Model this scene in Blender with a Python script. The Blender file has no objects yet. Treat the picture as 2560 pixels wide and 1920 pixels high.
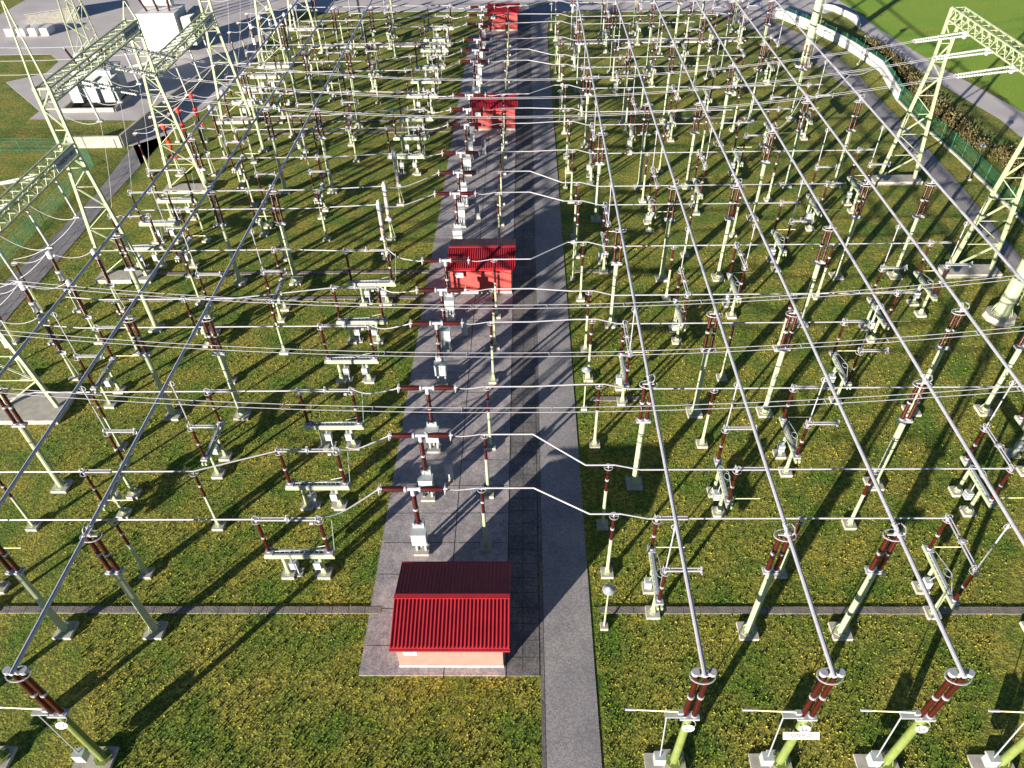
import bpy, math, random
from mathutils import Vector, Matrix
import numpy as np
random.seed(3)
S=bpy.context.scene
# ---------- camera, light, exposure ----------
ya,pi_,ro=-0.0298,0.7417,-0.0262
f=Vector((math.sin(ya)*math.cos(pi_),math.cos(ya)*math.cos(pi_),-math.sin(pi_)))
r=f.cross(Vector((0,0,1))).normalized();u=r.cross(f)
r2=math.cos(ro)*r+math.sin(ro)*u;u2=-math.sin(ro)*r+math.cos(ro)*u
cam=bpy.data.cameras.new('camera');co=bpy.data.objects.new('camera',cam);S.collection.objects.link(co)
m=Matrix((r2,u2,-f)).transposed().to_4x4();m.translation=(0,0,40);co.matrix_world=m
cam.sensor_width=36;cam.lens=36*1822/2560;cam.clip_end=3000;S.camera=co
AZ=math.radians(38.5);EL=math.radians(11.6)
w=bpy.data.worlds.new('World');S.world=w;w.use_nodes=True;nt=w.node_tree
sky=nt.nodes.new('ShaderNodeTexSky');sky.sky_type='NISHITA';sky.sun_disc=False
sky.sun_elevation=EL;sky.sun_rotation=math.pi+AZ;sky.air_density=.45;sky.dust_density=0;sky.ozone_density=1.5
nt.links.new(sky.outputs[0],nt.nodes['Background'].inputs[0]);nt.nodes['Background'].inputs[1].default_value=0.05
sl=bpy.data.lights.new('sun','SUN');sl.energy=5;sl.angle=math.radians(.5);sl.color=(1,.9,.76)
so=bpy.data.objects.new('sun',sl);S.collection.objects.link(so)
so.rotation_euler=Vector((math.sin(AZ)*math.cos(EL),math.cos(AZ)*math.cos(EL),-math.sin(EL))).to_track_quat('-Z','Y').to_euler()
S.view_settings.view_transform='Standard';S.view_settings.look='None';S.view_settings.exposure=1.62
COL=S.collection
# ---------- materials ----------
def mat(n,c,rough=.6,metal=0,c2=None,sc=3,bump=0,bs=60,spots=None,mid=None):
    M=bpy.data.materials.new(n);M.use_nodes=True;t=M.node_tree;b=t.nodes['Principled BSDF']
    b.inputs['Roughness'].default_value=rough;b.inputs['Metallic'].default_value=metal
    tc=t.nodes.new('ShaderNodeTexCoord');g=t.nodes.new('ShaderNodeNewGeometry')
    if c2 is None:c2=tuple(x*.8 for x in c)
    def noise(s,d=6):
        q=t.nodes.new('ShaderNodeTexNoise');q.inputs['Scale'].default_value=s;q.inputs['Detail'].default_value=d;t.links.new(g.outputs['Position'],q.inputs['Vector']);return q
    def ramp(q,a,b2,ca,cb):
        k=t.nodes.new('ShaderNodeValToRGB');k.color_ramp.elements[0].position=a;k.color_ramp.elements[1].position=b2
        k.color_ramp.elements[0].color=(*ca,1);k.color_ramp.elements[1].color=(*cb,1);t.links.new(q.outputs['Fac'],k.inputs['Fac']);return k
    out=ramp(noise(sc),.35,.65,c,c2).outputs[0]
    if mid:
        for s,ca,cb,fac in mid:
            k=ramp(noise(s,3),.42,.6,ca,cb);mx=t.nodes.new('ShaderNodeMixRGB');mx.blend_type='MULTIPLY';mx.inputs[0].default_value=fac
            t.links.new(out,mx.inputs[1]);t.links.new(k.outputs[0],mx.inputs[2]);out=mx.outputs[0]
    t.links.new(out,b.inputs['Base Color'])
    if bump:
        q=noise(bs,4);bn=t.nodes.new('ShaderNodeBump');bn.inputs['Strength'].default_value=1;bn.inputs['Distance'].default_value=bump
        t.links.new(q.outputs['Fac'],bn.inputs['Height']);t.links.new(bn.outputs[0],b.inputs['Normal'])
    return M
GRASS=mat('lawn_grass',(.085,.15,.01),.95,0,(.24,.225,.035),.35,.045,7,mid=[(3.2,(.55,.6,.5),(1.35,1.3,1.2),.9),(11,(.4,.45,.4),(1.6,1.5,1.4),.9)])
FIELD=mat('meadow_grass',(.15,.29,.012),.95,0,(.21,.30,.02),.15,.06,5,mid=[(4,(.75,.8,.7),(1.2,1.2,1.1),.7)])
GREEN=mat('pale_green_paint',(.36,.40,.25),.5,0,(.31,.36,.22),2)
GREEN2=mat('olive_green_paint',(.17,.22,.06),.45)
BROWN=mat('brown_porcelain',(.035,.005,.004),.25,0,(.05,.007,.005),2)
GLASS=mat('grey_insulator_discs',(.45,.48,.45),.2)
ALU=mat('weathered_aluminium',(.42,.42,.46),.45,.2,(.35,.35,.39),4)
GALV=mat('galvanised_steel',(.33,.36,.39),.5,.2,(.33,.36,.38),5)
BOXM=mat('grey_cabinet_paint',(.40,.44,.45),.4)
DARK=mat('black_gap',(.02,.02,.022),.8)
CONC=mat('rough_concrete',(.40,.38,.34),.9,0,(.30,.29,.26),2,.01,30)
SLAB=mat('worn_concrete_slab',(.25,.24,.25),.92,0,(.34,.32,.32),.5,.02,25,mid=[(9,(.7,.72,.75),(1.25,1.2,1.2),.7),(1.7,(.8,.8,.85),(1.15,1.1,1.1),.7)])
PANEL=mat('dark_cable_cover_slabs',(.10,.10,.105),.92,0,(.17,.16,.155),.7,.02,25,mid=[(6,(.7,.7,.75),(1.25,1.2,1.2),.8)])
ROADM=mat('old_asphalt',(.21,.205,.22),.9,0,(.29,.275,.28),.4,.02,30,mid=[(8,(.75,.75,.8),(1.2,1.2,1.15),.7)])
PAVE=mat('pale_yard_paving',(.46,.43,.44),.9,0,(.38,.36,.37),.2,.01,20)
TROUGH=mat('cable_trough_covers',(.13,.12,.115),.95,0,(.2,.18,.16),1.5,.03,12)
RED=mat('red_roof_sheet',(.36,.02,.03),.45,0,(.30,.016,.024),1)
PINK=mat('salmon_render',(.46,.17,.14),.85,0,(.42,.15,.125),2)
CORAL=mat('red_render',(.42,.06,.05),.8,0,(.38,.05,.045),2)
WHITE=mat('white_paint',(.62,.62,.62),.5)
ORANGE=mat('red_orange_paint',(.70,.05,.03),.45)
BEIGE=mat('grey_beige_porcelain',(.40,.34,.30),.35)
YEL=mat('yellow_white_rod',(.7,.62,.15),.5,0,(.75,.75,.7),6)
BLACK=mat('sign_lettering',(.03,.03,.03),.6)
NET=mat('green_wire_mesh',(.02,.14,.07),.6)
# ---------- mesh builder ----------
class MB:
    def __init__(s):s.v=[];s.f=[]
    def add(s,v,f):
        n=len(s.v);s.v+=[tuple(x) for x in v];s.f+=[tuple(i+n for i in q) for q in f];return s
    def box(s,c,d,rz=0,tilt=None):
        v=[]
        for x in(-.5,.5):
            for y in(-.5,.5):
                for z in(-.5,.5):
                    p=Vector((x*d[0],y*d[1],z*d[2]))
                    if rz:p=Matrix.Rotation(rz,3,'Z')@p
                    v.append(p+Vector(c))
        return s.add(v,[(0,1,3,2),(4,6,7,5),(0,4,5,1),(2,3,7,6),(0,2,6,4),(1,5,7,3)])
    def cyl(s,a,b,r0,r1=None,n=8,caps=True):
        a=Vector(a);b=Vector(b);r1=r0 if r1 is None else r1;d=(b-a).normalized()
        t=d.cross(Vector((0,0,1)));t=Vector((1,0,0)) if t.length<1e-3 else t.normalized();q=d.cross(t)
        v=[]
        for p,rr in((a,r0),(b,r1)):
            for i in range(n):
                h=2*math.pi*(i+.5)/n;v.append(p+rr*(math.cos(h)*t+math.sin(h)*q))
        fs=[(i,(i+1)%n,n+(i+1)%n,n+i) for i in range(n)]
        if caps:fs+=[tuple(range(n)),tuple(range(2*n-1,n-1,-1))]
        return s.add(v,fs)
    def lathe(s,a,b,prof,n=10): # prof list of (t 0..1, radius)
        a=Vector(a);b=Vector(b);d=(b-a);dn=d.normalized();t=dn.cross(Vector((0,0,1)));t=Vector((1,0,0)) if t.length<1e-3 else t.normalized();q=dn.cross(t)
        v=[];
        for tt,rr in prof:
            for i in range(n):
                h=2*math.pi*i/n;v.append(a+d*tt+rr*(math.cos(h)*t+math.sin(h)*q))
        fs=[]
        for k in range(len(prof)-1):
            for i in range(n):fs.append((k*n+i,k*n+(i+1)%n,(k+1)*n+(i+1)%n,(k+1)*n+i))
        return s.add(v,fs)
    def sheds(s,a,b,rc,rs,m,n=10):
        p=[]
        for i in range(m):
            p+=[(i/m,rc),((i+.45)/m,rs),((i+.6)/m,rs*.97)]
        p.append((1,rc));return s.lathe(a,b,p,n)
    def tube(s,pts,r,n=6):
        for a,b in zip(pts[:-1],pts[1:]):s.cyl(a,b,r,r,n)
        return s
    def ring(s,c,rx,ry,r,plane='xy',n=16):
        pts=[]
        for i in range(n+1):
            h=2*math.pi*i/n;a,b=rx*math.cos(h),ry*math.sin(h)
            pts.append(Vector(c)+Vector({'xy':(a,b,0),'yz':(0,a,b),'xz':(a,0,b)}[plane]))
        return s.tube(pts,r,4)
    def mesh(s,n,m):
        me=bpy.data.meshes.new(n);me.from_pydata(s.v,[],s.f);me.materials.append(m);me.update()
        return me
def smooth(me):
    me.polygons.foreach_set('use_smooth',[True]*len(me.polygons));return me
def tag(o,label,cat,group=None,kind=None):
    if label:o['label']=label
    if cat:o['category']=cat
    if group:o['group']=group
    if kind:o['kind']=kind
    return o
def place(kind,parts,loc,label,cat,group=None,rz=0):
    e=bpy.data.objects.new(kind,None);COL.objects.link(e);e.location=loc;e.rotation_euler=(0,0,rz);e.empty_display_size=.2
    tag(e,label,cat,group)
    for p in parts:
        o=bpy.data.objects.new(p[0],p[1]);COL.objects.link(o);o.parent=e
        for q in (p[2] if len(p)>2 else []):
            c=bpy.data.objects.new(q[0],q[1]);COL.objects.link(c);c.parent=o
    return e
def struct(n,mb,m,kind='structure'):
    o=bpy.data.objects.new(n,mb.mesh(n,m));COL.objects.link(o);o['kind']=kind;return o
def poly(pts,z0,z1):
    n=len(pts);b=MB();b.add([(x,y,z0) for x,y in pts]+[(x,y,z1) for x,y in pts],[tuple(range(n,2*n))]+[(i,(i+1)%n,n+(i+1)%n,n+i) for i in range(n)]);return b
def strip(L,R):
    b=MB();n=len(L)
    for (a,c),(d,e) in ((((L[i],R[i])),(L[i+1],R[i+1])) for i in range(n-1)):
        b.add([(*a,.03),(*c,.03),(*e,.03),(*d,.03)],[(0,1,2,3)])
    return b
OR=['first','second','third','fourth','fifth','sixth','seventh','eighth','ninth','tenth','eleventh']
# ---------- ground ----------
struct('ground',MB().add([(-900,-100,0),(900,-100,0),(900,1500,0),(-900,1500,0)],[(0,1,2,3)]),GRASS)
struct('meadow',poly([(61,60),(62.5,88),(66,101),(63.5,112),(60,123),(59,134),(58,149),(58,400),(600,400),(600,60)],-.1,.012),FIELD)
struct('concrete_apron',poly([(-9.7,19.2),(-1.35,19.2),(-1.35,146),(-6.8,146),(-6.8,132),(-9.5,132)],-.1,.06),SLAB)
struct('cable_duct_cover',poly([(-1.35,19.2),(.55,19.2),(.72,146),(-1.35,146)],-.1,.052),PANEL)
struct('service_road',poly([(.85,-5),(3.7,-5),(3.62,131),(3.9,137),(4.8,143),(4.8,150),(.85,150)],-.1,.045),ROADM)
struct('road_drain',MB().box((.72,80,.02),(.2,140,.05)),PANEL)
jb=MB()
for y in np.arange(21,131,2.4):jb.box((-5.5,y,.062),(8.1,.035,.004))
jb.box((-4.88,75,.0625),(.05,112,.006));jb.box((-1.36,75,.0625),(.04,112,.006));struct('slab_joint',jb,DARK)
jb=MB()
for y in np.arange(20.3,131,1.05):jb.box((-.35,y,.054),(1.85,.03,.003))
jb.box((-.4,75,.0545),(.03,111,.003));struct('cover_joint',jb,DARK)
struct('back_road',poly([(-100,147),(-52,147),(-12,145.5),(4.8,144),(31,143.5),(41,138),(47,138),(56,142),(56,172),(-100,172)],-.1,.035),PAVE)
struct('yard',poly([(-140,125.5),(-79,125.5),(-76,122),(-75.5,116.5),(-80,113),(-69,101.5),(-69,89.7),(-58,89.7),(-50.9,89.7),(-47.6,84),(-47.4,93),(-44.5,106.9),(-43.6,121),(-45,147),(-140,147)],-.1,.03),PAVE)
RL=[(45.4,45),(46,56),(46.3,66),(46.5,75),(46.3,81),(46.7,88),(46.4,95),(45.9,104),(45,110),(43,121),(40,129),(33,143.6)]
RR=[(48,45),(48.2,60),(48.4,66),(48.9,75),(49,82),(49,89),(48.9,98),(48.7,103),(49,110),(48.3,119),(46,129),(42,140)]
struct('perimeter_path',strip(RL,RR),ROADM)
OL=[(61,60),(61.7,80),(61.7,94),(60.1,102),(58.4,112),(57.2,123),(56.4,130),(56,141),(55,150)]
OR_=[(70,60),(70,80),(70,94),(68,104),(65.4,114),(63,124),(60.6,134),(59.6,141),(58.6,150)]
struct('public_road',strip([(x,y) for x,y in OL],[(x+4.3 if i<4 else x+4.6-.25*i,y+1) for i,(x,y) in enumerate(OL)]),PAVE)
struct('left_path',strip([(-51,40),(-51.3,58),(-50.6,66),(-50,77),(-50.6,85),(-50.8,89.7)],[(-47.2,40),(-47.9,54),(-47.7,66),(-47.8,77),(-47.6,84),(-47.4,93)]),ROADM)
def trough(x0,x1,y):
    b=MB();x=x0
    while x<x1:
        b.box((x+.49,y+random.uniform(-.01,.01),.03),(.97,.46,.09));x+=1
    struct('cable_trough',b,TROUGH)
for a in((-60,-9.9,23.3),(4.3,60 and 46,23.3),(4.9,8,41.8),(-40,-9.9,60),(-40,-9.9,55.7),(4.6,8,59.8),(4.6,30,96),(-36,-9.9,92.8),(-36,-9.9,96.5)):trough(*a)
for a,b,y in((-36,-12,127),(4.9,36,127)):struct('concrete_duct',MB().box(((a+b)/2,y,.08),(b-a,1.5,.2)),CONC)
# ---------- prototypes ----------
def insul(z0,z1,x=0,y=0,r=.1,m=BROWN,tag_='insulator',mid=True,n=16):
    zm=(z0+z1)/2;b=MB().sheds((x,y,z0),(x,y,zm-.05),r*.78,r*1.05,n//2).sheds((x,y,zm+.05),(x,y,z1),r*.78,r*1.05,n//2)
    sub=[('collar',MB().cyl((x,y,zm-.07),(x,y,zm+.07),r*1.25,None,10).cyl((x,y,z0-.06),(x,y,z0+.05),r*1.25,None,10).mesh('collar',ALU))]
    return (tag_,smooth(b.mesh(tag_,m)),sub)
def foot(x=0,y=0,s=.9):return ('footing',MB().box((x,y,.1),(s,s,.26)).mesh('footing',CONC))
def flange(b,x,y,r):
    b.cyl((x,y,.23),(x,y,.27),r*2.2,None,8)
    for k in range(4):
        h=k*math.pi/2+.78;b.cyl((x+math.cos(h)*r*1.6,y+math.sin(h)*r*1.6,.25),(x+math.cos(h)*r*.8,y+math.sin(h)*r*.8,.8),.03,.03,4)
    return b
def buspost(front=False,lab=None):
    zp=5.5 if front else 6.35;G=GREEN2 if front else GREEN
    pole=flange(MB().cyl((0,0,.2),(0,0,zp),.21,.19,14),0,0,.21)
    if not front:
        for z in(2.7,4.2):pole.cyl((0,0,z),(0,0,z+.04),.215,None,14)
    P=[foot(s=1.1),('pole',smooth(pole.mesh('pole',G)) if 0 else pole.mesh('pole',G)),
       ('bracket',MB().box((0,0,zp+.07),(.9,.4,.16)).mesh('bracket',GALV)),
       insul(zp+.2,9.5,-.22,0,.125,n=24),insul(zp+.2,9.5,.22,0,.125,n=24),
       ('corona_ring',MB().ring((0,0,9.55),.55,.36,.035).box((0,0,9.6),(.7,.08,.08)).cyl((0,0,9.55),(0,0,9.95),.07,None,8).mesh('corona_ring',ALU))]
    if front:
        P+=[('earthing_arm',MB().cyl((-.45,0,6),(-2.9,.1,6),.045,.03,6).mesh('earthing_arm',YEL),[('tip',MB().cyl((-2.5,.09,6),(-3,.1,6),.06,None,8).mesh('tip',ALU))]),
            ('hinge_plate',MB().box((-.75,0,5.75),(.8,.35,.1)).box((-.45,0,5.95),(.25,.2,.2)).mesh('hinge_plate',GALV)),
            ('drive_rod',MB().cyl((-1.05,0,5.75),(-.85,-.15,1.2),.035,None,6).mesh('drive_rod',GALV)),
            ('mechanism_box',MB().box((-.85,-.15,.9),(.55,.45,.7)).mesh('mechanism_box',BOXM)),
            ('paving_slab',MB().box((-.9,-.3,.06),(1.2,1.4,.12)).mesh('paving_slab',CONC)),
            ('bonding_loop',MB().ring((.12,-.2,5.2),.2,.16,.02).mesh('bonding_loop',WHITE)),
            ('end_cap',MB().cyl((-.35,0,9.75),(-.35,0,9.95),.17,None,12).cyl((.38,0,9.75),(.38,0,9.95),.17,None,12).mesh('end_cap',ALU))]
    return P
BUSP=buspost();BUSF=buspost(True)
def textmesh(body,size):
    c=bpy.data.curves.new('lettering','FONT');c.body=body;c.size=size;c.align_x='CENTER';c.align_y='CENTER';c.extrude=.004
    o=bpy.data.objects.new('tmp',c);me=bpy.data.meshes.new_from_object(o);bpy.data.objects.remove(o);me.materials.clear();me.materials.append(BLACK);return me
def singlepost(z1=5.5,box=False):
    zg=z1-2.35
    return [foot(s=.75),('pole',flange(MB().cyl((0,0,.2),(0,0,zg),.12,.10,10),0,0,.11).mesh('pole',GREEN)),insul(zg+.08,z1-.08,0,0,.1,n=16),
      ('corona_ring',MB().ring((0,0,z1),.27,.27,.025).box((0,0,z1),(.5,.03,.03)).box((0,0,z1),(.03,.5,.03)).cyl((0,0,z1-.1),(0,0,z1+.15),.05).mesh('corona_ring',ALU))]
SP=singlepost();SPH=singlepost(5.95)
def headfit(x,y,z=5.55):
    return ('terminal',MB().ring((x,y,z),.27,.27,.025).ring((x,y,z+.25),.2,.2,.02,'xz').cyl((x,y,z-.1),(x,y,z+.2),.1,None,8).ring((x-.12,y,z+.3),.17,.17,.02,'yz').mesh('terminal',ALU))
def arm(a,b,z=5.75,end=True):
    a=Vector(a);b=Vector(b);d=(b-a).normalized();n=Vector((-d.y,d.x))
    m=MB()
    for s in(-.09,.09):m.cyl((*(a+n*s),z),(*(b+n*s),z),.05,None,6)
    if end:
        p=[(*(b+n*s),z+h) for s,h in((-.12,0),(-.28,-.05),(-.32,.0),(-.1,.12),(.32,.0),(.28,-.05),(.12,0))]
        m.tube(p,.028,4);m.ring((*b,z),.1,.3,.025,'yz' if abs(d.x)>.5 else 'xz',10)
    return ('arm',m.mesh('arm',ALU))
def bladesw(s,closed):
    y2=3.45*s;P=[foot(0,1.05*s,.8),foot(0,2.75*s,.8)]
    for y in(1.05,2.75):P.append(('leg',flange(MB().cyl((0,y*s,.2),(0,y*s,2.3),.13,.11,10),0,y*s,.11).mesh('leg',GREEN)))
    P.append(('beam',MB().box((-.1,1.72*s,2.42),(.1,4.3,.24)).box((.14,1.72*s,2.42),(.1,4.3,.24)).mesh('beam',GREEN)))
    fr=MB().box((0,0,2.62),(.45,.5,.14)).box((0,y2,2.62),(.45,.5,.14)).box((.0,1.72*s,2.62),(.16,3.6,.1))
    for k in range(9):fr.box((.02,(.3+k*.36)*s,2.56),(.34,.05,.05))
    P.append(('base_frame',fr.mesh('base_frame',GALV)))
    P+=[insul(2.75,5.4,0,0),insul(2.75,5.4,0,y2),headfit(0,0),headfit(0,y2)]
    if closed:
        P.append(('arm',arm((0,0),(0,y2),5.75,False)[1]))
        P.append(('knee_ring',MB().ring((0,y2/2,5.85),.3,.17,.025,'xy',8).cyl((0,y2/2,5.7),(0,y2/2,5.95),.13,None,10).mesh('knee_ring',ALU)))
    else:P+=[arm((0,0),(1.75,0),5.75,False),arm((0,y2),(1.9,y2))]
    P.append(('drop_tube',MB().cyl((0,y2,5.8),(0,y2,9.75),.04,None,6).ring((0,y2,9.6),.2,.2,.022,'xz',12).cyl((0,y2,9.3),(0,y2,9.7),.06).mesh('drop_tube',ALU)))
    P.append(('mechanism_box',MB().box((-.25,1.5*s,1.35),(.4,.45,.6)).mesh('mechanism_box',BOXM)))
    P.append(('linkage',MB().cyl((-.2,1.5*s,1.6),(-.05,1.7*s,2.6),.03).cyl((.3,.2*s,2.7),(.35,2*s,3.1),.025).cyl((.35,2*s,3.1),(.1,2.9*s,2.7),.025).ring((.25,1.8*s,2.9),.2,.3,.02,'xy',8).mesh('linkage',GALV)))
    P.append(('earthing_rod',MB().cyl((.3,.05,2.8),(2,.05,2.8),.028,None,6).mesh('earthing_rod',YEL)))
    return P
SW={(s,c):bladesw(s,c) for s in(-1,1) for c in(0,1)}
def linesw():
    P=[foot(-1.15,0,.8),foot(1.15,0,.8)]
    for x in(-1.15,1.15):P.append(('leg',flange(MB().cyl((x,0,.2),(x,0,2.05),.15,.12,10),x,0,.12).mesh('leg',GREEN)))
    P.append(('beam',MB().box((0,-.2,2.17),(4.35,.1,.26)).box((0,.2,2.17),(4.35,.1,.26)).mesh('beam',GREEN)))
    fr=MB().box((0,-.18,2.36),(3.9,.12,.12)).box((0,.18,2.36),(3.9,.12,.12)).box((-1.85,0,2.4),(.5,.5,.2)).box((1.85,0,2.4),(.5,.5,.2))
    for k in range(11):fr.box((-1.5+k*.3,0,2.36),(.05,.4,.08))
    P.append(('base_frame',fr.mesh('base_frame',GALV)))
    P+=[insul(2.55,5.35,-1.85,0,.11,n=20),insul(2.55,5.35,1.85,0,.11,n=20),headfit(-1.85,0),headfit(1.85,0),('arm',arm((-1.85,0),(1.85,0),5.72,False)[1]),
      ('knee_ring',MB().ring((0,0,5.75),.16,.36,.025,'yz',8).cyl((-.12,0,5.72),(.12,0,5.72),.13,None,8).mesh('knee_ring',ALU)),
      ('counterweight',MB().cyl((1.3,-.1,5.45),(1.5,-.1,5.45),.1,None,8).mesh('counterweight',ALU)),
      ('linkage',MB().cyl((-1.5,0,2.5),(.7,0,2.6),.03).cyl((-.65,-.1,1.5),(-.7,0,2.4),.035).cyl((.85,-.1,1.5),(.7,0,2.4),.035).mesh('linkage',GALV)),
      ('earthing_rod',MB().cyl((.9,.15,2.65),(2,.2,2.9),.028).cyl((2.15,.1,2.4),(2.45,.3,5.2),.018).mesh('earthing_rod',GALV))]
    for x in(-.6,.9):P.append(('mechanism_box',MB().box((x,-.05,1.2),(.45,.4,.65)).box((x+.1,-.05,.5),(.06,.06,.9)).mesh('mechanism_box',BOXM)))
    P.append(('paving_slab',MB().box((-.55,.1,.06),(.55,.6,.1)).box((.75,.1,.06),(.5,.6,.1)).mesh('paving_slab',CONC)))
    return P
LS=linesw()
def breaker():
    P=[('footing',MB().box((0,-.1,.16),(.95,.8,.2)).mesh('footing',CONC)),
     ('stand',MB().box((-.28,-.15,.75),(.14,.14,1)).box((.28,-.15,.75),(.14,.14,1)).box((-.28,.3,.9),(.14,.14,1.3)).box((.28,.3,.9),(.14,.14,1.3)).box((0,-.05,1.0),(.12,.1,1.1)).mesh('stand',GALV)),
     ('control_box',MB().box((0,-.2,1.75),(.92,.6,1.05)).box((0,-.2,2.3),(1,.68,.06)).mesh('control_box',BOXM)),
     ('pedestal',MB().box((0,.25,2.4),(.55,.4,.45)).box((-.3,.25,2.55),(.12,.4,.5)).box((.3,.25,2.55),(.12,.4,.5)).mesh('pedestal',GALV)),
     insul(2.65,5.55,0,.2,.15,n=26,tag_='support_insulator'),
     ('gear_head',MB().cyl((0,.2,5.5),(0,.2,5.95),.17,.13,10).cyl((-.5,.2,6),(.5,.2,6),.12,None,10).cyl((-.5,.2,6),(-.38,.2,6),.2,None,10).cyl((.38,.2,6),(.5,.2,6),.2,None,10).mesh('gear_head',ALU))]
    for s in(-1,1):
        b=MB();pr=[]
        for i in range(20):
            R=.17+.04*math.sin(math.pi*(i+.5)/20);pr+=[(i/20,R*.85),((i+.5)/20,R)]
        pr.append((1,.13));b.lathe((s*.5,.2,6),(s*1.82,.2,6),pr,12)
        P.append(('interrupter',smooth(b.mesh('interrupter',BROWN)),[('end_ring',MB().ring((s*1.97,.2,6),.34,.34,.035,'yz').box((s*1.97,.2,6),(.05,.6,.05)).box((s*1.97,.2,6),(.05,.05,.6)).cyl((s*1.82,.2,6),(s*2.1,.2,6),.08).mesh('end_ring',ALU))]))
    return P
CB=breaker()
CAB=[('body',MB().box((0,0,.95),(.5,.32,1.6)).mesh('body',BOXM)),('roof',MB().box((0,0,1.78),(.58,.4,.06)).mesh('roof',GALV)),('door',MB().box((0,-.17,.95),(.42,.02,1.4)).mesh('door',GALV)),('footing',MB().box((0,0,.12),(.6,.42,.14)).mesh('footing',CONC))]
def ct(m):
    return [foot(s=.8),('leg',MB().cyl((0,0,.2),(0,0,2.2),.13,.12,8).cyl((.35,0,.1),(.15,0,2.1),.04).mesh('leg',GREEN)),('base_tank',MB().box((0,0,2.3),(.55,.45,.3)).cyl((.2,0,2.4),(.45,0,2.4),.15).mesh('base_tank',m)),
     ('lower_insulator',smooth(MB().sheds((0,0,2.45),(0,0,3.5),.13,.17,9,12).mesh('lower_insulator',BROWN))),('middle_tank',MB().cyl((0,0,3.5),(0,0,4.35),.24,None,14).cyl((0,0,4.3),(0,0,4.4),.29,None,14).cyl((0,0,3.47),(0,0,3.55),.28,None,14).mesh('middle_tank',m)),
     ('upper_insulator',smooth(MB().sheds((0,0,4.4),(0,0,5.8),.13,.17,11,12).mesh('upper_insulator',BROWN))),('head_tank',MB().cyl((0,0,5.75),(0,0,6.3),.26,None,14).lathe((0,0,6.3),(0,0,6.4),[(0,.26),(.6,.2),(1,.01)],14).box((.3,0,5.95),(.2,.15,.15)).mesh('head_tank',m))]
CTW=ct(WHITE);CTR=ct(ORANGE)
def gct(mi=BROWN):
    return [foot(s=.8),('leg',MB().cyl((0,0,.2),(0,0,2.6),.13,.12,8).cyl((.4,0,.1),(.15,0,2.5),.035).mesh('leg',GREEN)),('bracket',MB().box((0,0,2.7),(.8,.3,.1)).cyl((-.35,0,2.7),(0,0,3.05),.05).cyl((.35,0,2.7),(0,0,3.05),.05).cyl((.35,-.1,2.85),(.5,-.1,2.85),.13).mesh('bracket',ALU)),
     ('insulator',smooth(MB().sheds((0,0,3),(0,0,5.6),.13,.19,20,12).mesh('insulator',mi))),('head_tank',MB().lathe((0,0,5.55),(0,0,6.65),[(0,.14),(.15,.2),(.35,.28),(.6,.32),(.85,.28),(1,.05)],14).cyl((0,0,6),(.5,0,6),.07).mesh('head_tank',ALU))]
GCT=gct();GCB=gct(BEIGE)
VT=[foot(s=.8),('leg',MB().cyl((0,0,.2),(0,0,2.2),.11,None,8).cyl((.4,0,.1),(.1,0,2.2),.035).mesh('leg',GREEN)),('bracket',MB().box((0,0,2.3),(.75,.35,.18)).cyl((-.3,-.1,2.4),(.3,-.1,2.4),.12).mesh('bracket',ALU)),
 ('insulator',smooth(MB().sheds((0,0,2.4),(0,0,5.5),.18,.23,24,12).mesh('insulator',BEIGE))),('head_tank',MB().cyl((0,0,5.45),(0,0,5.6),.3,None,12).cyl((0,0,5.6),(0,0,6.15),.24,None,12).lathe((0,0,6.15),(0,0,6.5),[(0,.24),(.5,.15),(1,.12)],12).mesh('head_tank',BOXM))]
SA=[foot(s=.6),('pole',MB().cyl((0,0,.2),(0,0,2.4),.1,.09,8).cyl((.2,-.1,.2),(.1,0,2.4),.02).mesh('pole',GREEN)),insul(2.5,5.1,0,0,.085,n=18),('top_fitting',MB().ring((0,0,5.15),.25,.25,.03).box((0,0,5.25),(.5,.12,.1)).cyl((0,0,5.1),(0,0,5.4),.08).mesh('top_fitting',ALU))]
def lamp():
    return [foot(s=.45),('pole',MB().cyl((0,0,.2),(0,0,3.9),.06,.05,8).mesh('pole',GREEN)),('lamp_shade',MB().lathe((0,0,4.0),(0,0,4.35),[(0,.1),(.2,.36),(.35,.37),(.6,.2),(.75,.13),(1,.02)],16).mesh('lamp_shade',GALV)),('lamp_holder',MB().cyl((0,0,3.85),(0,0,4.05),.05,.13,8).mesh('lamp_holder',GREEN))]
LAMP=lamp()
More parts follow.
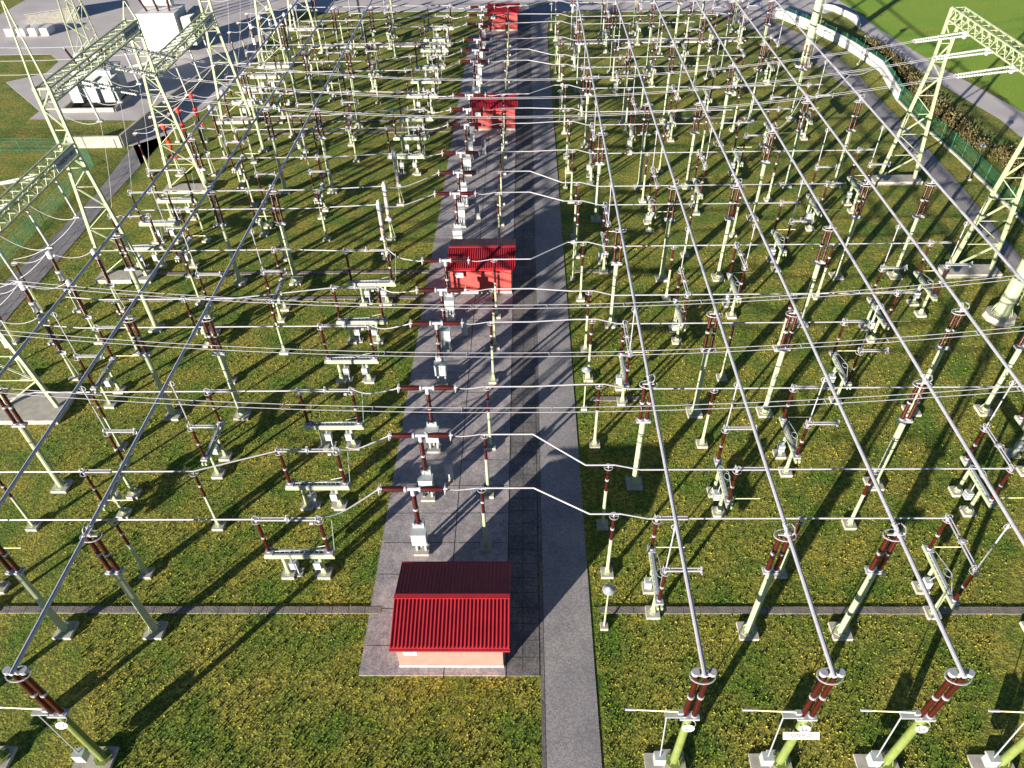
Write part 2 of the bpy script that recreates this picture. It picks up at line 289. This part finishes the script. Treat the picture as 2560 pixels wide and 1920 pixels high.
# ---------- busbars ----------
BX=[-33.3,-27.8,-22.35,7.4,12.8,18.2,24.0,29.4,34.9]
def bn(i):return ('leftmost busbar' if i==0 else OR[i]+' busbar from left')
first=[33,21.9,21.9,33.1,21.9,21.9,33,40.2,40.2]
for i,x in enumerate(BX):
    m=MB().cyl((x,14.4,9.98),(x,141,9.98),.105,None,10)
    P=[('tube',m.mesh('tube',ALU))]
    ys=[first[i]+18.25*k for k in range(-1,7)]
    ys=[y for y in ys if 16<y<141]
    for y in ys:
        if round((y-first[i])/18.25)%2==0:
            j=MB()
            for q in(-.3,0,.3):j.tube([(x+.12+.05*q,y-.35,10),(x+.25,y-.3,10.15),(x+.33,y,10.2+q*.1),(x+.25,y+.3,10.15),(x+.12,y+.35,10)],.03,4)
            j.cyl((x,y-.4,9.98),(x,y-.25,9.98),.14).cyl((x,y+.25,9.98),(x,y+.4,9.98),.14).ring((x-.1,y,10.1),.18,.18,.03,'yz',10)
            P.append(('expansion_loop',j.mesh('expansion_loop',ALU)))
    e=place('busbar',P,(0,0,0),'long silver tubular busbar, '+('leftmost of the nine' if i==0 else 'rightmost of the nine' if i==8 else OR[i]+' from left of the nine'),'busbar','overhead tubular busbars')
    pl=[14.65]+ys
    for n,y in enumerate(pl):
        fr=(n==0)
        lab=('olive green twin-insulator post at near end of '+bn(i)) if fr else f'green twin-insulator post under {bn(i)}, {OR[n]} from camera'
        P=list(BUSF if fr else BUSP)
        if fr:
            ph={0:'L1',1:'L2',2:'L3',3:'L1',4:'L2',5:'L3',6:'L1',7:'L2',8:'L3'}[i]
            rot=Matrix.Rotation(math.radians(62),4,'X')
            d=MB();d.lathe((0,-.27,4.9),(0,-.23,4.93),[(0,.01),(.1,.28),(1,.28)],16);t=textmesh(ph,.3);t.transform(Matrix.Translation((0,-.32,4.92))@Matrix.Rotation(math.radians(50),4,'X'))
            dd=MB().add([(math.cos(a)*.3,math.sin(a)*.17,-.01) for a in [2*math.pi*k/20 for k in range(20)]],[tuple(range(20))]).mesh('phase_plate',WHITE);dd.transform(Matrix.Translation((0,-.315,4.92))@Matrix.Rotation(math.radians(50),4,'X'))
            P.append(('phase_plate',dd,[('lettering',t)]))
            if i==4:
                sm=MB().box((0,0,-.03),(1.7,.36,.04)).mesh('name_plate',WHITE);M4=Matrix.Translation((0,-.36,4.25))@Matrix.Rotation(math.radians(50),4,'X');sm.transform(M4)
                t=textmesh('SISTEM G2',.22);t.transform(M4);P.append(('name_plate',sm,[('lettering',t)]))
        place('busbar_post',P,(x,y,0),lab,'insulator post','busbar posts')
# ---------- rows of tubes and switchgear ----------
BAY=18.3;OFF=(0,3.7,11.0);RN=0
SY0=(27.8,32.2,36.7);SY1=(43.93,48.28,52.6)
def cable(name,pts,r,label,group,n=14,sag=0,m=ALU,cat='cable'):
    a,b=Vector(pts[0]),Vector(pts[1]);P=[]
    for i in range(n+1):
        t=i/n;p=a.lerp(b,t);p.z-=4*sag*t*(1-t);P.append(p)
    o=bpy.data.objects.new(name,MB().tube(P,r,5).mesh(name,m));COL.objects.link(o);return tag(o,label,cat,group)
def rowname(k):return 'row nearest the camera' if k==0 else (OR[k] if k<11 else ['twelfth','thirteenth','fourteenth','fifteenth','sixteenth','seventeenth','eighteenth','nineteenth','twentieth','twenty-first'][k-11])+' row from camera'
for k in range(6):
    for j in range(3):
        y=25.85+BAY*k+OFF[j];R=rowname(3*k+j)
        sy=(SY0 if k%2==0 else SY1)[j]+36.55*(k//2)
        ly=y+((0,1.7,0) if k%2==0 else (0,1.4,-.3))[j]
        z=5.7;iso=(k!=2)
        end=[24.0,29.4,34.9][j]
        xl=-37.4
        left=[(xl,(y-1.2 if j==2 and k==0 else y),z+(.3 if k%2 else 0)),(-34.6,y,z),(-20.9,y,z),(-16,ly if iso else y,z)]
        if not iso:left[-1]=(-14.3,y,6.0)
        if j==1 and k%2==1:left[2]=(-24,y,z)
        o=bpy.data.objects.new('row_tube',MB().tube(left,.052,8).mesh('row_tube',ALU));COL.objects.link(o);tag(o,f'thin silver tube crossing the grass left of the slab, {R}','tube','cross tubes left')
        right=[(-2.8,sy,6.12),(.3,sy,6.12),(3.5,y,6.15),(5.3,y,6.15),(6.9,y,z),(end,y,z)]
        o=bpy.data.objects.new('row_tube',MB().tube(right,.052,8).mesh('row_tube',ALU));COL.objects.link(o);tag(o,f'thin silver tube crossing the road and right lawn, {R}','tube','cross tubes right')
        place('circuit_breaker',CB,(-6.95,sy-.2,.06),f'T-shaped brown circuit breaker with grey box on the slab, {R}','circuit breaker','circuit breakers on the slab')
        x0=-12.25 if iso else -14
        # flexible leads
        a=Vector((x0,ly if iso else y,5.9));b=Vector((-9.05,sy,6.0));pts=[]
        for t in np.linspace(0,1,13):
            p=a.lerp(b,t);p.z-=.75*math.sin(t*math.pi*1.0)*(1-t*.5);p.z+=.25*math.sin(t*math.pi)**2*t;pts.append(p)
        o=bpy.data.objects.new('flexible_lead',MB().tube(pts,.045,6).mesh('flexible_lead',ALU));COL.objects.link(o);tag(o,f'drooping silver lead joining grass side to breaker, {R}','cable','breaker leads left')
        pts=[(-4.85,sy,6),(-4.3,sy,5.93),(-3.7,sy,6.0),(-3.1,sy,6.12),(-2.8,sy,6.12)]
        o=bpy.data.objects.new('flexible_lead',MB().tube(pts,.035,6).mesh('flexible_lead',ALU));COL.objects.link(o);tag(o,f'short silver lead from breaker to slab-side post, {R}','cable','breaker leads right')
        if iso:place('line_disconnector',LS,(-14.1,ly,0),f'green gantry with two brown insulators beside the slab, {R}','disconnector','disconnectors beside the slab')
        else:place('voltage_transformer',VT,(-14.1,y,0),f'tall grey-beige voltage transformer on green leg left of slab, {R}','transformer','beige voltage transformers')
        place('post_insulator',SPH,(-2.8,sy,.06),f'slim brown post insulator on the slab by the covers, {R}','post insulator','slab post insulators')
        place('post_insulator',SPH,(4.9,y,0),f'slim brown post insulator at the right verge of the road, {R}','post insulator','roadside post insulators')
        for x in ([15.7],[21.2],[12.8,26.6])[j]+([-24.4],[-20.9,-33.6],[-30.6])[j]:
            if k==0 and j==2 and x==26.6:continue
            place('post_insulator',SP,(x,y,0),f'slim brown post insulator by {bn(min(range(9),key=lambda q:abs(BX[q]-x)))}, {R}, '+('left' if x<BX[min(range(9),key=lambda q:abs(BX[q]-x))] else 'right'),'post insulator','lawn post insulators')
        for base in(0,3,6):
            i=base+j
            cl=0 if base==0 else ((k%4 in(1,2,3)) if base==3 else (k%4==0))
            s=1 if j==1 else -1
            place('disconnector',SW[(s,int(cl))],(BX[i],y,0),f'disconnector with {"closed folding" if cl else "open sideways"} arm under {bn(i)}, bay {OR[k]} from camera','disconnector','disconnectors under the busbars')
        if k in(1,3,5):
            cy=44.75+36.5*((k-1)//2)+(0,4.7,9.4)[j];C=(CTW,CTR,CTW)[(k-1)//2];nm=('white','red','white')[(k-1)//2]
            place('current_transformer',C,(-41.75,cy,0),f'brown current transformer with {nm} tanks at left edge, {R}','transformer','current transformers left')
            place('current_transformer',GCB if k==5 else GCT,(-37.7,cy,0),f'grey-headed {"beige" if k==5 else "brown"} transformer left of the busbars, {R}','transformer','grey headed transformers')
            place('surge_arrester',SA,(-45.3,cy,0),f'slim brown surge arrester at the path edge, {R}','surge arrester','surge arresters left')
            cable('jumper_wire',[(-45.3,cy,5.4),(-42,cy,6.2)],.03,f'curved grey wire from surge arrester to transformer, {R}','arrester jumpers',8,.5)
            cable('jumper_wire',[(-41.5,cy,6.1),(-38,cy,6.3)],.03,f'curved grey wire between the two transformers, {R}','transformer jumpers',8,.5)
        if k in(2,4):
            cy=61.3+36.5*((k-2)//2)+(0,4.7,9.5)[j]
            place('line_disconnector',LS,(-37.7,cy,0),f'green gantry with two brown insulators beside left portals, {R}','disconnector','left edge disconnectors')
for n,(x,y) in enumerate([(-5.6,33.6),(-5.5,49.9),(-5.3,70),(-5.3,86)]):
    place('control_cabinet',CAB,(x,y,.06),f'tall narrow grey cabinet standing on the slab, {OR[n]} from camera','cabinet','slab cabinets')
# ---------- switch houses ----------
def house(x0,x1,y0,y1,wallm,n,zf=3.1,ridge=3.85):
    yr=(y0+y1)/2;xa,xb=x0-.15,x1+.42;ya,yb=y0-.5,y1+.5
    W=MB().box(((x0+x1)/2,(y0+y1)/2,1.62),(x1-x0,y1-y0,2.7));W.add([(x0,y0,2.97),(x0,y1,2.97),(x0,yr,ridge-.1),(x1,y0,2.97),(x1,y1,2.97),(x1,yr,ridge-.1)],[(0,1,2),(3,5,4)])
    rf=MB();th=.05
    for a,b in((ya,yr),(yb,yr)):rf.add([(xa,a,zf),(xb,a,zf),(xb,b,ridge),(xa,b,ridge),(xa,a,zf-th),(xb,a,zf-th),(xb,b,ridge-th),(xa,b,ridge-th)],[(0,1,2,3),(7,6,5,4),(0,4,5,1),(1,5,6,2),(3,2,6,7),(0,3,7,4)])
    R=MB();N=30
    for q in range(N+1):
        x=xa+.04+(xb-xa-.08)*q/N
        for a,b in((ya+.02,yr-.12),(yb-.02,yr+.12)):
            za=zf+.02;zb=ridge-.02
            R.add([(x-.035,a,za),(x-.02,a,za+.07),(x+.02,a,za+.07),(x+.035,a,za),(x-.035,b,zb),(x-.02,b,zb+.07),(x+.02,b,zb+.07),(x+.035,b,zb)],[(0,1,5,4),(1,2,6,5),(2,3,7,6),(0,3,2,1)])
    P=[('wall',W.mesh('wall',wallm)),('plinth',MB().box(((x0+x1)/2,(y0+y1)/2,.16),(x1-x0+.06,y1-y0+.06,.3)).mesh('plinth',CONC)),
      ('roof',rf.mesh('roof',RED),[('roof_ribs',R.mesh('roof_ribs',RED)),('ridge_cap',MB().box(((xa+xb)/2,yr,ridge+.05),(xb-xa,.3,.05)).mesh('ridge_cap',RED)),('gutter',MB().box(((xa+xb)/2,ya-.05,zf-.06),(xb-xa+.04,.12,.12)).box(((xa+xb)/2,yb+.05,zf-.06),(xb-xa+.04,.12,.12)).mesh('gutter',RED))]),
      ('air_conditioner',MB().box((x0+.85,y0-.18,2.35),(.75,.3,.55)).mesh('air_conditioner',WHITE),[('fan_grille',MB().cyl((x0+.75,y0-.34,2.35),(x0+.75,y0-.35,2.35),.2,None,16).mesh('fan_grille',BOXM))]),
      ('door',MB().box((x1+.01,y0+1.2,1.3),(.05,1,2.1)).mesh('door',BOXM))]
    place('switch_house',P,(0,0,0),['salmon walled hut with ribbed red roof, nearest the camera','red walled hut with ribbed red roof, second from camera','red hut with shadow-striped roof, third from the camera','small red hut with red roof farthest from the camera'][n],'building','red roofed switch houses')
house(-7.4,-1.5,19.7,24.1,PINK,0)
house(-7.1,-1.5,56.2,60.3,CORAL,1);house(-7.1,-1.5,92.75,96.9,CORAL,2);house(-6.4,-1.45,133.6,137.5,CORAL,3)
for n,(x,y) in enumerate([(4.42,22.2),(4.35,40.7),(4.35,58.5),(4.42,76.8),(4.42,95.2),(4.4,113.2),(4.36,133.8)]):
    place('lamp_post',LAMP,(x,y,0),f'small disc-topped lamp post on the grass verge of the road, {OR[n]} from camera','lamp','road lamps')
for n,(x,y) in enumerate([(50.3,77.6),(50.4,114.8)]):place('lamp_post',LAMP,(x,y,0),f'slim lamp post beside the right perimeter fence, {OR[n]} from camera','lamp','fence lamps')
# ---------- portals ----------
def column(x,y,top,peak,n,side,ty=('left','right')):
    zs=[.3,3,5.6,8,10.4,12.6];P=[('footing',MB().box((x,y,.2),(5.4,1.7 if n else 3.2,.44)).mesh('footing',CONC))]
    def hw(z):return 2.05-(2.05-.62)*min(z,13)/13
    for s in(-1,1):
        b=MB();pts=[(x+s*hw(0),y,.3),(x+s*.62,y,13),(x+s*.6,y,top)]
        b.cyl(pts[0],pts[1],.2,.18,4).cyl(pts[1],pts[2],.17,.17,4)
        if peak>top:b.cyl(pts[2],(x+s*.05,y,peak),.1,.05,4)
        P.append(('leg',b.mesh('leg',GREEN)))
    b=MB();zs=[.6,3.2,5.6,7.8,9.8,11.6,13.2,15,16.8,top-.2];sg=1
    for a,c in zip(zs[:-1],zs[1:]):
        b.cyl((x-hw(c),y,c),(x+hw(c),y,c),.05,None,4);b.cyl((x-sg*hw(a),y-.08,a),(x+sg*hw(c),y-.08,c),.045,None,4);b.cyl((x-sg*hw(a),y+.08,a),(x+sg*hw(c),y+.08,c),.045,None,4);sg=-sg
    P.append(('bracing',b.mesh('bracing',GREEN)))
    place('portal_column',P,(0,0,0),f'tall lattice portal column on {side} of yard, {OR[n]} from camera','lattice column','portal columns')
CY=[40.9,59.3,77.4,96.9,118.1,136.4]
for n,y in enumerate(CY):column(-39.3,y,18.6,25 if n in(1,3,5) else 20.2,n,'left side')
for n,y in enumerate([40.9,58.9,77.4]):column(42 if n else 42.2,y,18.3,18.3,n,'right side')
def beam(x,y0,y1,z,label,sign=None,plates=None):
    b=MB();h=.55;w_=.6;N=13
    for sx in(-1,1):
        for sz in(-1,1):b.box((x+sx*w_,(y0+y1)/2,z+sz*h),(.13,y1-y0,.13))
    dy=(y1-y0)/N;t=MB()
    for q in range(N+1):
        yy=y0+.1+(y1-y0-.2)*q/N
        for sz in(-1,1):t.box((x,yy,z+sz*(h+.0)),(2*w_,.12,.05))
        if q<N:
            y2=yy+dy
            for sx in(-1,1):t.cyl((x+sx*w_,yy,z-h),(x+sx*w_,yy+dy/2,z+h),.04,None,4);t.cyl((x+sx*w_,yy+dy/2,z+h),(x+sx*w_,y2-.02,z-h),.04,None,4)
            for sz in(-1,1):t.cyl((x-w_,yy,z+sz*h),(x+w_,y2,z+sz*h),.05,None,4)
    P=[('chords',b.mesh('chords',GREEN)),('lattice',t.mesh('lattice',GREEN))]
    if sign:
        sm=MB().box((x+.72,y1-2.0,z+.1),(.05,3.4,.85)).mesh('sign_plate',BOXM);L=textmesh(sign,.44)
        M4=Matrix.Translation((x+.76,y1-2.0,z+.1))@Matrix.Rotation(math.pi/2,4,'Z')@Matrix.Rotation(math.pi/2,4,'X')
        wd=max(v.co.x for v in L.vertices)-min(v.co.x for v in L.vertices);L.transform(M4@Matrix.Diagonal((min(1,3.1/wd),1.2,1,1)));P.append(('sign_plate',sm,[('lettering',L)]))
    if plates:
        for q in(-4.5,0,4.5):
            yy=(y0+y1)/2+q+.6;P.append(('phase_disc',MB().cyl((x-.75,yy,z-.75),(x-.7,yy,z-.75),.36,None,14).mesh('phase_disc',WHITE)))
    place('portal_beam',P,(0,0,0),label,'lattice beam','portal beams')
beam(-39.3,CY[0],CY[1],13.3,'lattice beam with DV BERIČEVO sign at left edge of photo','DV BERIČEVO 400 kV')
beam(-39.3,CY[1],CY[2],17.9,'lattice beam with POLJE sign in front of the grey transformer','ZVEZNO POLJE 400 kV')
beam(-39.3,CY[2],CY[3],13.2,'lattice beam in front of the white transformer with small sign','TR 400 kV')
beam(-39.3,CY[3],CY[4],17.9,'lattice beam above the far left lawn corner')
beam(42,58.9,77.4,17.8,'lattice beam with white phase discs at top right',None,True)
beam(42.2,40.9,22.6 if 0 else 22.6,17.8,'right portal beam just outside the near right edge') if 0 else None
beam(42.2,22.6,40.9,17.8,'lattice beam beyond the right edge over the near lines')
beam(-39.3,22.6,40.9,17.8,'lattice beam beyond the left edge over the near lines')
# conductors
def stringm(a,b):
    return MB().sheds(a,b,.05,.12,22,8)
def twin(ys,grp,zmid=13.7):
    for n,y in enumerate(ys):
        P=[];pt=lambda x:zmid+2.6*(x/34)**2
        for s in(-.17,.17):
            P.append(('conductor',MB().tube([(x,y+s,pt(x)) for x in np.linspace(-34,36.5,30)],.02,4).mesh('conductor',ALU)))
        sp=MB()
        for x in np.arange(-31,35,4.6):sp.cyl((x,y-.2,pt(x)),(x,y+.2,pt(x)),.03,None,5)
        P.append(('spacers',sp.mesh('spacers',GALV)))
        place('twin_conductor',P,(0,0,0),f'twin overhead wires across the {grp}, {OR[n]} from the camera','overhead wires','twin conductors '+grp)
        for xa,xb,sd in((-38.6,-34,'left'),(41.3,36.5,'right')):
            P=[('disc_string',smooth(stringm((xa,y+s,17.3),(xb,y+s*.6,pt(xb))).mesh('disc_string',GLASS))) for s in(-.45,.45)]
            P.append(('yoke',MB().box((xb,y,pt(xb)),(.1,.8,.1)).mesh('yoke',GALV)))
            place('tension_insulator',P,(0,0,0),f'pair of grey tension insulator strings at {sd} portal, {grp}, {OR[n]} wire','insulator string','tension strings '+sd)
twin([26.7,31.1,35.6],'near lawn');twin([63.8,68.2,72.8],'middle lawn');twin([100.2,104.7,109.2],'far lawn')
for n,(y,x,yb) in enumerate([(63.8,24.0,70),(68.2,29.4,79),(72.8,34.9,86)]):
    cable('dropper_wire',[(x,y,15.3),(x,yb,10.1)],.03,f'curved dropper wire from twin wires down to {bn(6+n)}','dropper wires',12,1.4)
for bi,(z,ys,eqy) in enumerate([(13.3,(45.3,50.1,54.9),44.75),(17.9,(63.8,68.2,72.8),61.3),(13.2,(82.4,87.1,91.8),81.25),(17.9,(102,107.4,113),97.8)]):
    for n,y in enumerate(ys):
        zb=z-3.9
        place('hanging_insulator',[('disc_string',smooth(stringm((-38.6,y,z-.7),(-38.3,y,zb)).mesh('disc_string',GLASS))),('clamp',MB().box((-38.3,y,zb-.1),(.5,.3,.12)).ring((-38.3,y,zb),.2,.2,.02).mesh('clamp',GALV))],(0,0,0),f'grey hanging insulator string under left portal beam {OR[bi]} from camera, {OR[n]} of three','insulator string','hanging strings left')
        cable('jumper_wire',[(-38.3,y,zb-.15),(-43.5,y+.3,z-1.2)],.025,f'looping wire off hanging string, {OR[bi]} left beam, {OR[n]} of three','jumper loops',12,1.3)
        cable('dropper_wire',[(-38.3,y,zb-.15),(-45.2 if bi%2==0 else -39.5,eqy+4.7*n,5.6)],.02,f'thin dropper wire from {OR[bi]} left beam to equipment, {OR[n]} of three','left droppers',14,.8)
        if bi%2==0:
            place('tension_insulator',[('disc_string',smooth(stringm((-40,y+s,z-.3),(-43.6,y+s*.5,z-.9)).mesh('disc_string',GLASS))) for s in(-.3,.3)],(0,0,0),f'tension strings on outer side of {OR[bi]} left beam, {OR[n]} of three','insulator string','outer tension strings')
            cable('overhead_wire',[(-43.6,y,z-.9),(-110,y+10,15)],.025,f'overhead wire leaving leftward from {OR[bi]} left beam, {OR[n]} of three','outgoing wires',14,3)
# masts
for n,(x,y) in enumerate([(41.6,51.9),(42.1,114.7)]):
    b=MB().cyl((0,0,.5),(0,0,30),.62,.28,18)
    for k in range(16):
        h=2*math.pi*k/16;b.cyl((math.cos(h)*.85,math.sin(h)*.85,.55),(math.cos(h)*.62,math.sin(h)*.62,1.3),.04,None,4)
    for z in(3.5,6,9,12,15):b.cyl((0,0,z),(0,0,z+.06),.64-.011*z,None,18)
    l=MB();c=MB()
    for s in(-.22,.22):l.cyl((.85,s,1.5),(.7,s,29),.03,None,4)
    for z in np.arange(1.6,29,.4):l.cyl((.84,-.22,z),(.84,.22,z),.018,None,4)
    for z in np.arange(3,29,1.1):c.ring((1.05,0,z),.38,.38,.018,'xy',10)
    place('lightning_mast',[('pedestal',MB().cyl((0,0,-.1),(0,0,.5),1.4,1.25,10).mesh('pedestal',CONC)),('pole',b.mesh('pole',GREEN)),('ladder',l.mesh('ladder',GREEN),[('safety_cage',c.mesh('safety_cage',GREEN))])],(x,y,0),['massive green round mast with ladder near the right edge','massive green round mast with caged ladder by the far path'][n],'mast','green lightning masts')
# ---------- left background ----------
def trafo(x,y,L,W_,H,m,label,rad):
    P=[('tank',MB().box((0,0,H/2+.5),(L,W_,H)).box((0,0,H+.55),(L+.2,W_+.2,.12)).mesh('tank',m)),('conservator',MB().cyl((-L*.45,W_*.2,H+1.6),(L*.3,W_*.2,H+1.6),.75,None,16).box((-1,W_*.2,H+.8),(.2,.4,.9)).box((1,W_*.2,H+.8),(.2,.4,.9)).mesh('conservator',m))]
    for s in rad:
        b=MB()
        for q in range(9):b.box((s[0],s[1]-1.4+q*.35,s[2]),(1.5,.12,H*.75))
        P.append(('radiator',b.mesh('radiator',BOXM)))
    for q in(-1.8,0,1.8):P.append(('bushing',smooth(MB().sheds((q,-W_*.2,H+.6),(q*1.4,-W_*.35,H+3.4),.12,.2,14,10).mesh('bushing',BROWN)),[('cap',MB().cyl((q*1.4,-W_*.35,H+3.4),(q*1.43,-W_*.36,H+3.7),.13).mesh('cap',ALU))]))
    place('power_transformer',P,(x,y,0),label,'transformer')
trafo(-61.2,106,5.6,3.6,3.9,BOXM,'grey power transformer with radiators standing in its pit',[(-2,-2.6,2.4),(.4,-2.6,2.4),(2.6,-2.6,2.4)])
trafo(-59,127,6,5,5.6,WHITE,'large bright white power transformer on the far left yard',[(4.5,-.8,3.4),(4.5,2.8,3.4)])
place('transformer_pit',[('curb',MB().box((-61.5,100.9,.3),(7.6,.3,.55)).box((-65.2,104.8,.3),(.3,7.5,.55)).box((-57.8,105,.3),(.3,8.5,.55)).mesh('curb',CONC)),('grating',MB().box((-61.5,105,.06),(7,7.8,.04)).mesh('grating',DARK))],(0,0,0),'low concrete pit around the grey transformer','pit')
def wallp(name,pts,h,t,m,label,cat):
    b=MB()
    for a,c in zip(pts[:-1],pts[1:]):
        a=Vector(a);c=Vector(c);d=c-a;b.box((*((a+c)/2),h/2),(d.length,t,h),math.atan2(d.y,d.x))
    o=bpy.data.objects.new(name,b.mesh(name,m));COL.objects.link(o);return tag(o,label,cat)
wallp('retaining_wall',[(-58.9,89.3),(-52,89.3),(-51.4,95),(-50.6,102),(-49,110),(-47.5,117)],1.5,.35,CONC,'angled grey concrete retaining wall beside the left path','wall')
struct('pit_lawn',poly([(-69,89.7),(-52.6,89.7),(-52.2,97.5),(-69,98.5)],-.1,.045),GRASS)
for n in range(4):place('concrete_block',[('block',MB().box((0,0,.6),(1.3,2.6,1.2)).mesh('block',WHITE)),('base',MB().box((0,0,.05),(1.5,2.8,.1)).mesh('base',CONC))],(-91+2.1*n,136.5,.03),f'pale concrete block on the far left yard, {OR[n]} from left','block','stacked concrete blocks')
place('storage_shed',[('wall',MB().box((0,0,1),(8,5,2)).mesh('wall',CONC)),('roof',MB().box((0,0,2.05),(8.5,5.5,.12)).mesh('roof',PAVE))],(-88,145,0),'long low concrete store behind pale blocks at upper left','building',None,.5)
for n,(x,y) in enumerate([(-73,126.5),(-66,141)]):
    P=[]
    for s in(-1,1):
        for t_ in(-1,1):P.append(('leg',MB().cyl((x+s*1.6,y+t_*1.6,0),(x+s*.5,y+t_*.5,19),.16,None,4).mesh('leg',GREEN)))
    b=MB();zz=np.linspace(0,19,9);sg=1
    for a,c in zip(zz[:-1],zz[1:]):
        wa=1.6-1.1*a/19;wc=1.6-1.1*c/19
        for s in(-1,1):b.cyl((x-sg*wa,y+s*wa,a),(x+sg*wc,y+s*wc,c),.05,None,4);b.cyl((x+s*wa,y-sg*wa,a),(x+s*wc,y+sg*wc,c),.05,None,4)
        sg=-sg
    P.append(('bracing',b.mesh('bracing',GREEN)));place('lattice_tower',P,(0,0,0),['green four-legged lattice tower left of the white transformer','green four-legged lattice tower behind the white transformer'][n],'tower','far lattice towers')
# fences
def fence(pts,label):
    net=MB();post=[]
    for a,c in zip(pts[:-1],pts[1:]):
        a=Vector(a);c=Vector(c);L=(c-a).length;nn=max(2,int(L/.12))
        for q in range(nn):
            p=a.lerp(c,q/nn);net.box((p.x,p.y,.95),(.012,.012,1.9))
        for z in(.3,.9,1.5,1.9):net.cyl((a.x,a.y,z),(c.x,c.y,z),.012,None,4)
        for q in range(max(1,int(L/2.6))):
            p=a.lerp(c,q*2.6/L);post.append(('post',MB().cyl((p.x,p.y,0),(p.x,p.y,2.05),.04,None,6).mesh('post',NET)))
    place('fence',[('wire_mesh',net.mesh('wire_mesh',NET))]+post,(0,0,0),label,'fence')
FR=[(51.9,50),(51.7,72),(51.6,83),(51,92),(51,101),(52.6,112),(51.2,120.5),(49.8,126),(47,133),(44,139.5)]
fence([(x+.3,y) for x,y in FR],'green wire fence along the right perimeter path')
fence([(-53,40),(-53,60),(-53,76),(-53.5,84),(-58,87.5),(-62,88),(-75,88.4)],'green wire fence beyond the left path')
wallp('perimeter_kerb',FR[:5],.25,.25,CONC,'low concrete kerb below the right perimeter fence','kerb')
wallp('panel_wall',FR[4:],1.5,.2,WHITE,'pale panelled low wall curving at upper right','wall')
wallp('guard_barrier',[(53,143.5),(55,142),(57,136),(56,131.5)],.9,.3,WHITE,'white bent barrier beside the outer road bend','barrier')
tg=MB();rr=random.Random(8)
for q in range(52000):
    y=9+rr.random()**1.3*56;x=rr.uniform(-.62,.62)*(y+22)
    if -9.75<x<3.9 and (y>19 or x>.7) :continue
    if -9.75<x<.8 and y>19:continue
    h=rr.uniform(.04,.12);a=rr.uniform(0,6.28);wd=rr.uniform(.03,.08)
    dx,dy=math.cos(a)*wd,math.sin(a)*wd
    tg.v+=[(x-dx,y-dy,0),(x+dx,y+dy,0),(x+rr.uniform(-.05,.05),y+rr.uniform(-.05,.05),h)];n=len(tg.v);tg.f.append((n-3,n-2,n-1))
struct('grass',tg,GRASS,'stuff')
bu=MB();rr=random.Random(4)
for q in range(9000):
    y=rr.uniform(60,125);x=55.2+rr.gauss(0,.8)+(2 if y<85 else 0);z=abs(rr.gauss(0,.35));a=rr.uniform(0,6.28);s=.12
    bu.add([(x-s*math.cos(a),y-s*math.sin(a),z),(x+s*math.cos(a),y+s*math.sin(a),z),(x,y,z+.22)],[(0,1,2)])
struct('undergrowth',bu,mat('dry_scrub',(.07,.06,.02),.9,0,(.16,.13,.05),2),'stuff')
